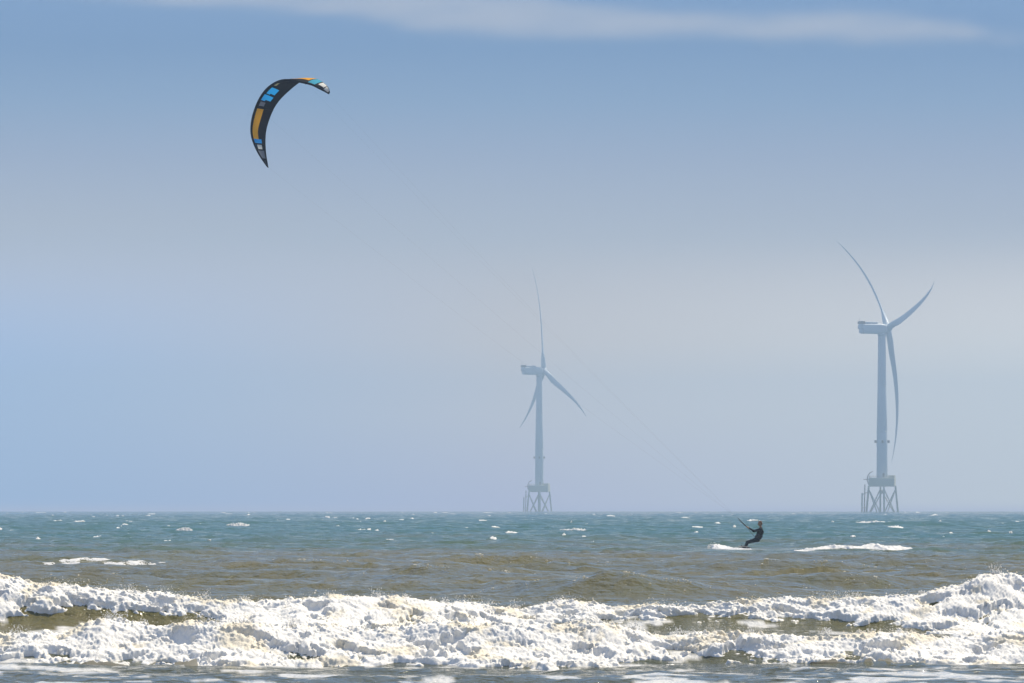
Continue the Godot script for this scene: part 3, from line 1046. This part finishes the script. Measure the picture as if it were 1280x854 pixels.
	for z in [-0.265, 0.265]:
		var pad := part("foot_pad", rounded_box(Vector3(0.30, 0.02, 0.13), 0.008), mat.harness, board)
		pad.position = Vector3(-0.02, 0.026, z)
		part("foot_strap", tube([Vector3(-0.07, 0.02, z - 0.075), Vector3(-0.075, 0.075, z - 0.06), Vector3(-0.08, 0.105, z), Vector3(-0.075, 0.075, z + 0.06), Vector3(-0.07, 0.02, z + 0.075)], [0.02, 0.022, 0.022, 0.022, 0.02], 8), mat.harness, board)
	for z in [-0.6, 0.6]:
		for x in [-0.11, 0.11]:
			var fin := part("fin", rounded_box(Vector3(0.008, 0.05, 0.08), 0.003), mat.harness, board)
			fin.position = Vector3(x, 0.01, z)

func build_wake(droplet: Mesh) -> void:
	# water thrown to the lee side by the board
	var rng := RandomNumberGenerator.new()
	rng.seed = 11
	var root := base("board_spray", Vector3.ZERO)
	tag(root, "white spray thrown up to the left of the kiteboard", "spray")
	var verts := PackedVector3Array()
	var colors := PackedColorArray()
	var cols := 120
	var rows := 22
	for r in rows:
		for c in cols:
			var u := c / (cols - 1.0)
			var v := 2.0 * r / (rows - 1.0) - 1.0
			var x := lerpf(9.75, 11.95, u)
			var z := -261.5 + v * 0.7 - 0.15 * (1.0 - u)
			var tall := 0.03 + 0.26 * exp(-pow((u - 0.17) / 0.13, 2.0)) + 0.12 * exp(-pow((u - 0.40) / 0.12, 2.0)) + 0.04 * u
			var n := rough.get_noise_3d(x * 3.0, v * 2.0, 0.0) * 0.6 + rough.get_noise_3d(x * 9.0, v * 5.0, 4.0) * 0.4
			var y := sea_height(x, -z) + tall * (1.0 - v * v) * smoothstep(0.0, 0.08, u) * smoothstep(1.0, 0.93, u) * (1.0 + 0.9 * n) - 0.015
			verts.append(Vector3(x, y, z))
			colors.append(Color(0.83, 0.83, 0.83))
	part("froth", grid_mesh(verts, rows, cols, colors), mat.foam, root)
	var spots: Array[Transform3D] = []
	var tints := PackedColorArray()
	for i in 900:
		var u := pow(rng.randf(), 1.6)
		var x := lerpf(9.7, 11.6, u)
		var tall := 0.10 + 0.32 * exp(-pow((u - 0.15) / 0.16, 2.0))
		var size := 0.006 + 0.02 * pow(rng.randf(), 3.0)
		spots.append(Transform3D(Basis().scaled(Vector3.ONE * size), Vector3(x, sea_height(x, 262.0) + tall * pow(rng.randf(), 1.4), -262.0 + rng.randfn(0.0, 0.22))))
		tints.append(Color(0.84, 0.84, 0.84))
	scatter("droplets", spots, tints, droplet, root)

func droplet_mesh() -> ArrayMesh:
	# an uneven little blob, radius about 1
	var s := SphereMesh.new()
	s.radius = 1.0
	s.height = 2.0
	s.radial_segments = 8
	s.rings = 4
	var arrays := s.get_mesh_arrays()
	var v: PackedVector3Array = arrays[Mesh.ARRAY_VERTEX]
	for i in v.size():
		v[i] *= 1.0 + 0.35 * rough.get_noise_3d(v[i].x * 1.3, v[i].y * 1.3, v[i].z * 1.3)
	arrays[Mesh.ARRAY_VERTEX] = v
	var m := ArrayMesh.new()
	m.add_surface_from_arrays(Mesh.PRIMITIVE_TRIANGLES, arrays)
	return m

# ---------------------------------------------------------------- sky

func sky_image() -> Image:
	# clear air paling towards the horizon, with thin streaks of high cloud; columns run round the compass, the first one looks out to sea
	var w := 4096
	var h := 2048
	var im := Image.create_empty(w, h, false, Image.FORMAT_RGBF)
	var stops := [[0.0, Color(.54, .46, .84)], [1.0, Color(.77, .63, .62)], [1.8, Color(.67, .54, .46)], [2.9, Color(.34, .36, .41)], [3.8, Color(.21, .27, .39)], [4.4, Color(.13, .23, .38)], [5.0, Color(.08, .185, .355)], [5.6, Color(.095, .205, .39)], [9.0, Color(.13, .235, .42)], [25.0, Color(.18, .26, .41)], [90.0, Color(.14, .21, .36)]]
	for r in h:
		var up := (0.5 - (r + 0.5) / h) * 180.0
		var c: Color = stops[0][1]
		for i in range(1, stops.size()):
			if up >= stops[i - 1][0]:
				var f := clampf((up - stops[i - 1][0]) / (stops[i][0] - stops[i - 1][0]), 0.0, 1.0)
				c = stops[i - 1][1].lerp(stops[i][1], f)
		im.fill_rect(Rect2i(0, r, w, 1), c)
	# the haze low over the sea is whiter on the sun's side and bluer away from it
	for r in range(985, 1024):
		var up := (0.5 - (r + 0.5) / h) * 180.0
		var share := 1.0 - smoothstep(1.2, 3.2, up)
		for q in w:
			var round_ := wrapf((q + 0.5) / w * 360.0, -180.0, 180.0)
			var side := (2.0 * smoothstep(-9.0, 9.0, round_) - 1.0) * (1.0 - smoothstep(70.0, 160.0, absf(round_))) * share
			var c := im.get_pixel(q, r)
			im.set_pixel(q, r, c.lerp(Color(.05, .38, 1.0), -0.95 * side) if side < 0.0 else c.lerp(Color(1.05, .98, .86), 0.95 * side))
	# thin streaks of cloud: one long bank low above the sea, others higher up all round
	var streak := make_noise(FastNoiseLite.TYPE_SIMPLEX_SMOOTH, 12, 4, 0.5)
	var under := [[-14.0, 5.9], [-6.0, 5.6], [-2.95, 5.43], [-2.1, 5.37], [-0.7, 5.16], [0.0, 5.12], [1.04, 5.11], [1.9, 5.14], [3.1, 5.07], [4.0, 5.05], [5.1, 5.07], [6.5, 5.05]]
	var over := [[-14.0, 5.9], [-6.0, 5.75], [-3.5, 5.66], [-2.0, 5.66], [0.0, 5.56], [1.04, 5.43], [1.8, 5.37], [2.7, 5.33], [3.6, 5.36], [4.0, 5.33], [4.86, 5.22], [5.3, 5.12], [6.5, 5.05]]
	var white := Color(0.37, 0.39, 0.44)
	for r in range(580, 975):
		var up := (0.5 - (r + 0.5) / h) * 180.0
		for q in w:
			var round_ := wrapf((q + 0.5) / w * 360.0, -180.0, 180.0)
			var n := 0.0
			if up < 7.0 and round_ > -14.0 and round_ < 6.5:
				var wisp := 0.03 * streak.get_noise_2d(round_ * 1.1, up * 3.0)
				var fine := streak.get_noise_2d(round_ * 0.9 + 30.0, up * 7.0)
				n = smoothstep(-0.05, 0.06, up - table(under, round_) + wisp) * smoothstep(-0.06, 0.07, table(over, round_) - up + wisp)
				n *= (0.85 + 0.3 * fine) * smoothstep(-14.0, -3.0, round_)
			elif up > 9.0:
				n = smoothstep(0.15, 0.7, streak.get_noise_2d(round_ * 0.05, up * 0.28)) * 0.7 * smoothstep(9.0, 12.0, up)
			if n > 0.0:
				im.set_pixel(q, r, im.get_pixel(q, r).lerp(white * (1.0 if up < 9.0 else 1.15), minf(n, 1.0) * 0.68))
	return im

# ---------------------------------------------------------------- the scene

func _ready() -> void:
	started = Time.get_ticks_msec()
	# camera: eye height on the beach, long lens, tilted slightly up
	var cam := Camera3D.new()
	cam.name = "camera"
	cam.position = Vector3(0.0, 2.05, 0.0)
	cam.rotation.x = atan(208.0 / 6600.0)
	cam.fov = rad_to_deg(2.0 * atan(427.0 / 6600.0))
	cam.near = 1.0
	cam.far = 30000.0
	add_child(cam)
	var world := WorldEnvironment.new()
	world.name = "world"
	var env := Environment.new()
	env.background_mode = Environment.BG_SKY
	var pano := PanoramaSkyMaterial.new()
	pano.panorama = ImageTexture.create_from_image(sky_image())
	env.sky = Sky.new()
	env.sky.sky_material = pano
	env.tonemap_mode = Environment.TONE_MAPPER_LINEAR
	env.tonemap_exposure = 1.35
	env.sdfgi_enabled = true
	env.ssao_enabled = true
	env.ssil_enabled = true
	env.fog_enabled = true
	env.fog_density = 0.00027
	env.fog_light_color = Color(0.80, 0.91, 1.0)
	world.environment = env
	add_child(world)
	var sun := DirectionalLight3D.new()
	sun.name = "sun"
	sun.light_energy = 1.6
	sun.light_angular_distance = 0.5
	sun.light_color = Color(1.0, 0.95, 0.86)
	sun.shadow_enabled = true
	var to_sun := Vector3(0.42, 0.80, -0.42).normalized()
	sun.look_at_from_position(Vector3.ZERO, -to_sun, Vector3.UP)
	add_child(sun)
	print("sky ", Time.get_ticks_msec() - started)

	noise_a = make_noise(FastNoiseLite.TYPE_SIMPLEX_SMOOTH, 1, 2, 0.4)
	noise_b = make_noise(FastNoiseLite.TYPE_SIMPLEX_SMOOTH, 2)
	noise_c = make_noise(FastNoiseLite.TYPE_SIMPLEX_SMOOTH, 3)
	noise_d = make_noise(FastNoiseLite.TYPE_SIMPLEX_SMOOTH, 4, 2, 0.5)
	noise_e = make_noise(FastNoiseLite.TYPE_SIMPLEX_SMOOTH, 5)
	rough = make_noise(FastNoiseLite.TYPE_SIMPLEX_SMOOTH, 6, 3, 0.55)
	billow = make_noise(FastNoiseLite.TYPE_CELLULAR, 7, 2, 0.5)
	fine_billow = make_noise(FastNoiseLite.TYPE_CELLULAR, 8, 3, 0.55)
	for n in [billow, fine_billow]:
		n.cellular_return_type = FastNoiseLite.RETURN_DISTANCE
	for i in 681:
		var x := -17.0 + i * 0.05
		front_height.append(table(FRONT_HEIGHT, x) + 0.03 * noise_b.get_noise_2d(x * 0.8, 5.0))
		rear_height.append(table(REAR_HEIGHT, x) + 0.03 * noise_b.get_noise_2d(x * 0.8, 15.0))

	var foam := plain("foam", Color.WHITE, 0.8, 0.3)
	foam.vertex_color_use_as_albedo = true
	foam.backlight_enabled = true
	foam.backlight = Color(0.55, 0.55, 0.53)
	foam.heightmap_enabled = true
	foam.heightmap_scale = 0.45
	foam.uv1_triplanar = true
	foam.uv1_world_triplanar = true
	foam.uv1_scale = Vector3.ONE / 0.9
	var froth := NoiseTexture2D.new()
	froth.width = 512
	froth.height = 512
	froth.seamless = true
	var bubbles := make_noise(FastNoiseLite.TYPE_CELLULAR, 21, 3, 0.6)
	bubbles.frequency = 0.05
	bubbles.cellular_return_type = FastNoiseLite.RETURN_DISTANCE
	froth.noise = bubbles
	froth.color_ramp = Gradient.new()
	foam.heightmap_texture = froth
	var spray := plain("spray", Color.WHITE, 0.5, 0.5)
	spray.vertex_color_use_as_albedo = true
	spray.backlight_enabled = true
	spray.backlight = Color.WHITE
	plain("tower", lin(0.50, 0.57, 0.64), 0.5)
	plain("blade", lin(0.50, 0.57, 0.64), 0.45)
	plain("yellow", lin(0.50, 0.49, 0.40), 0.6)
	plain("dark_steel", lin(0.10, 0.11, 0.12), 0.5)
	cloth("black_cloth", lin(0.004, 0.006, 0.009), Color(0.01, 0.01, 0.015)).metallic_specular = 0.1
	cloth("orange", lin(0.95, 0.44, 0.012), lin(0.95, 0.42, 0.02))
	cloth("blue_cloth", lin(0.01, 0.25, 0.62), lin(0.02, 0.40, 0.85))
	cloth("teal_cloth", lin(0.01, 0.28, 0.42), lin(0.02, 0.35, 0.5))
	cloth("grey_cloth", lin(0.10, 0.11, 0.13), Color(0.4, 0.42, 0.45))
	cloth("dark_grey_cloth", lin(0.03, 0.033, 0.04), Color(0.1, 0.1, 0.12))
	cloth("olive_cloth", lin(0.18, 0.18, 0.13), Color(0.5, 0.5, 0.4))
	cloth("white_cloth", lin(0.60, 0.60, 0.55), Color(0.7, 0.7, 0.66))
	var figure := plain("figure", Color.WHITE, 0.7, 0.2)
	figure.vertex_color_use_as_albedo = true
	plain("harness", lin(0.02, 0.02, 0.022), 0.6)
	plain("board", lin(0.66, 0.58, 0.48), 0.3)

	build_sea()
	print("sea ", Time.get_ticks_msec() - started)
	build_turbine("wind_turbine", Vector3(210.3, -0.61, -3000.0), 0.946, -47.98, Vector3(0.192, -0.104, -0.096), "nearer, larger pale wind turbine standing on a lattice jacket at the right")
	build_turbine("wind_turbine_001", Vector3(20.2, -1.03, -3907.0), 0.9316, -2.61, Vector3(0.074, 0.086, -0.147), "farther, fainter wind turbine in the haze near the middle")
	print("turbines ", Time.get_ticks_msec() - started)
	var droplet := droplet_mesh()
	build_breaker("breaking_wave", "front line of white surf breaking closest to the beach", false, droplet, 3)
	build_breaker("breaking_wave_001", "rear line of white surf with brown wave face below its foam, higher at both ends", true, droplet, 4)
	print("breakers ", Time.get_ticks_msec() - started)
	build_whitecaps()
	build_glint_flecks(droplet)
	build_kite()
	build_surfer()
	build_wake(droplet)
	print("done ", Time.get_ticks_msec() - started)
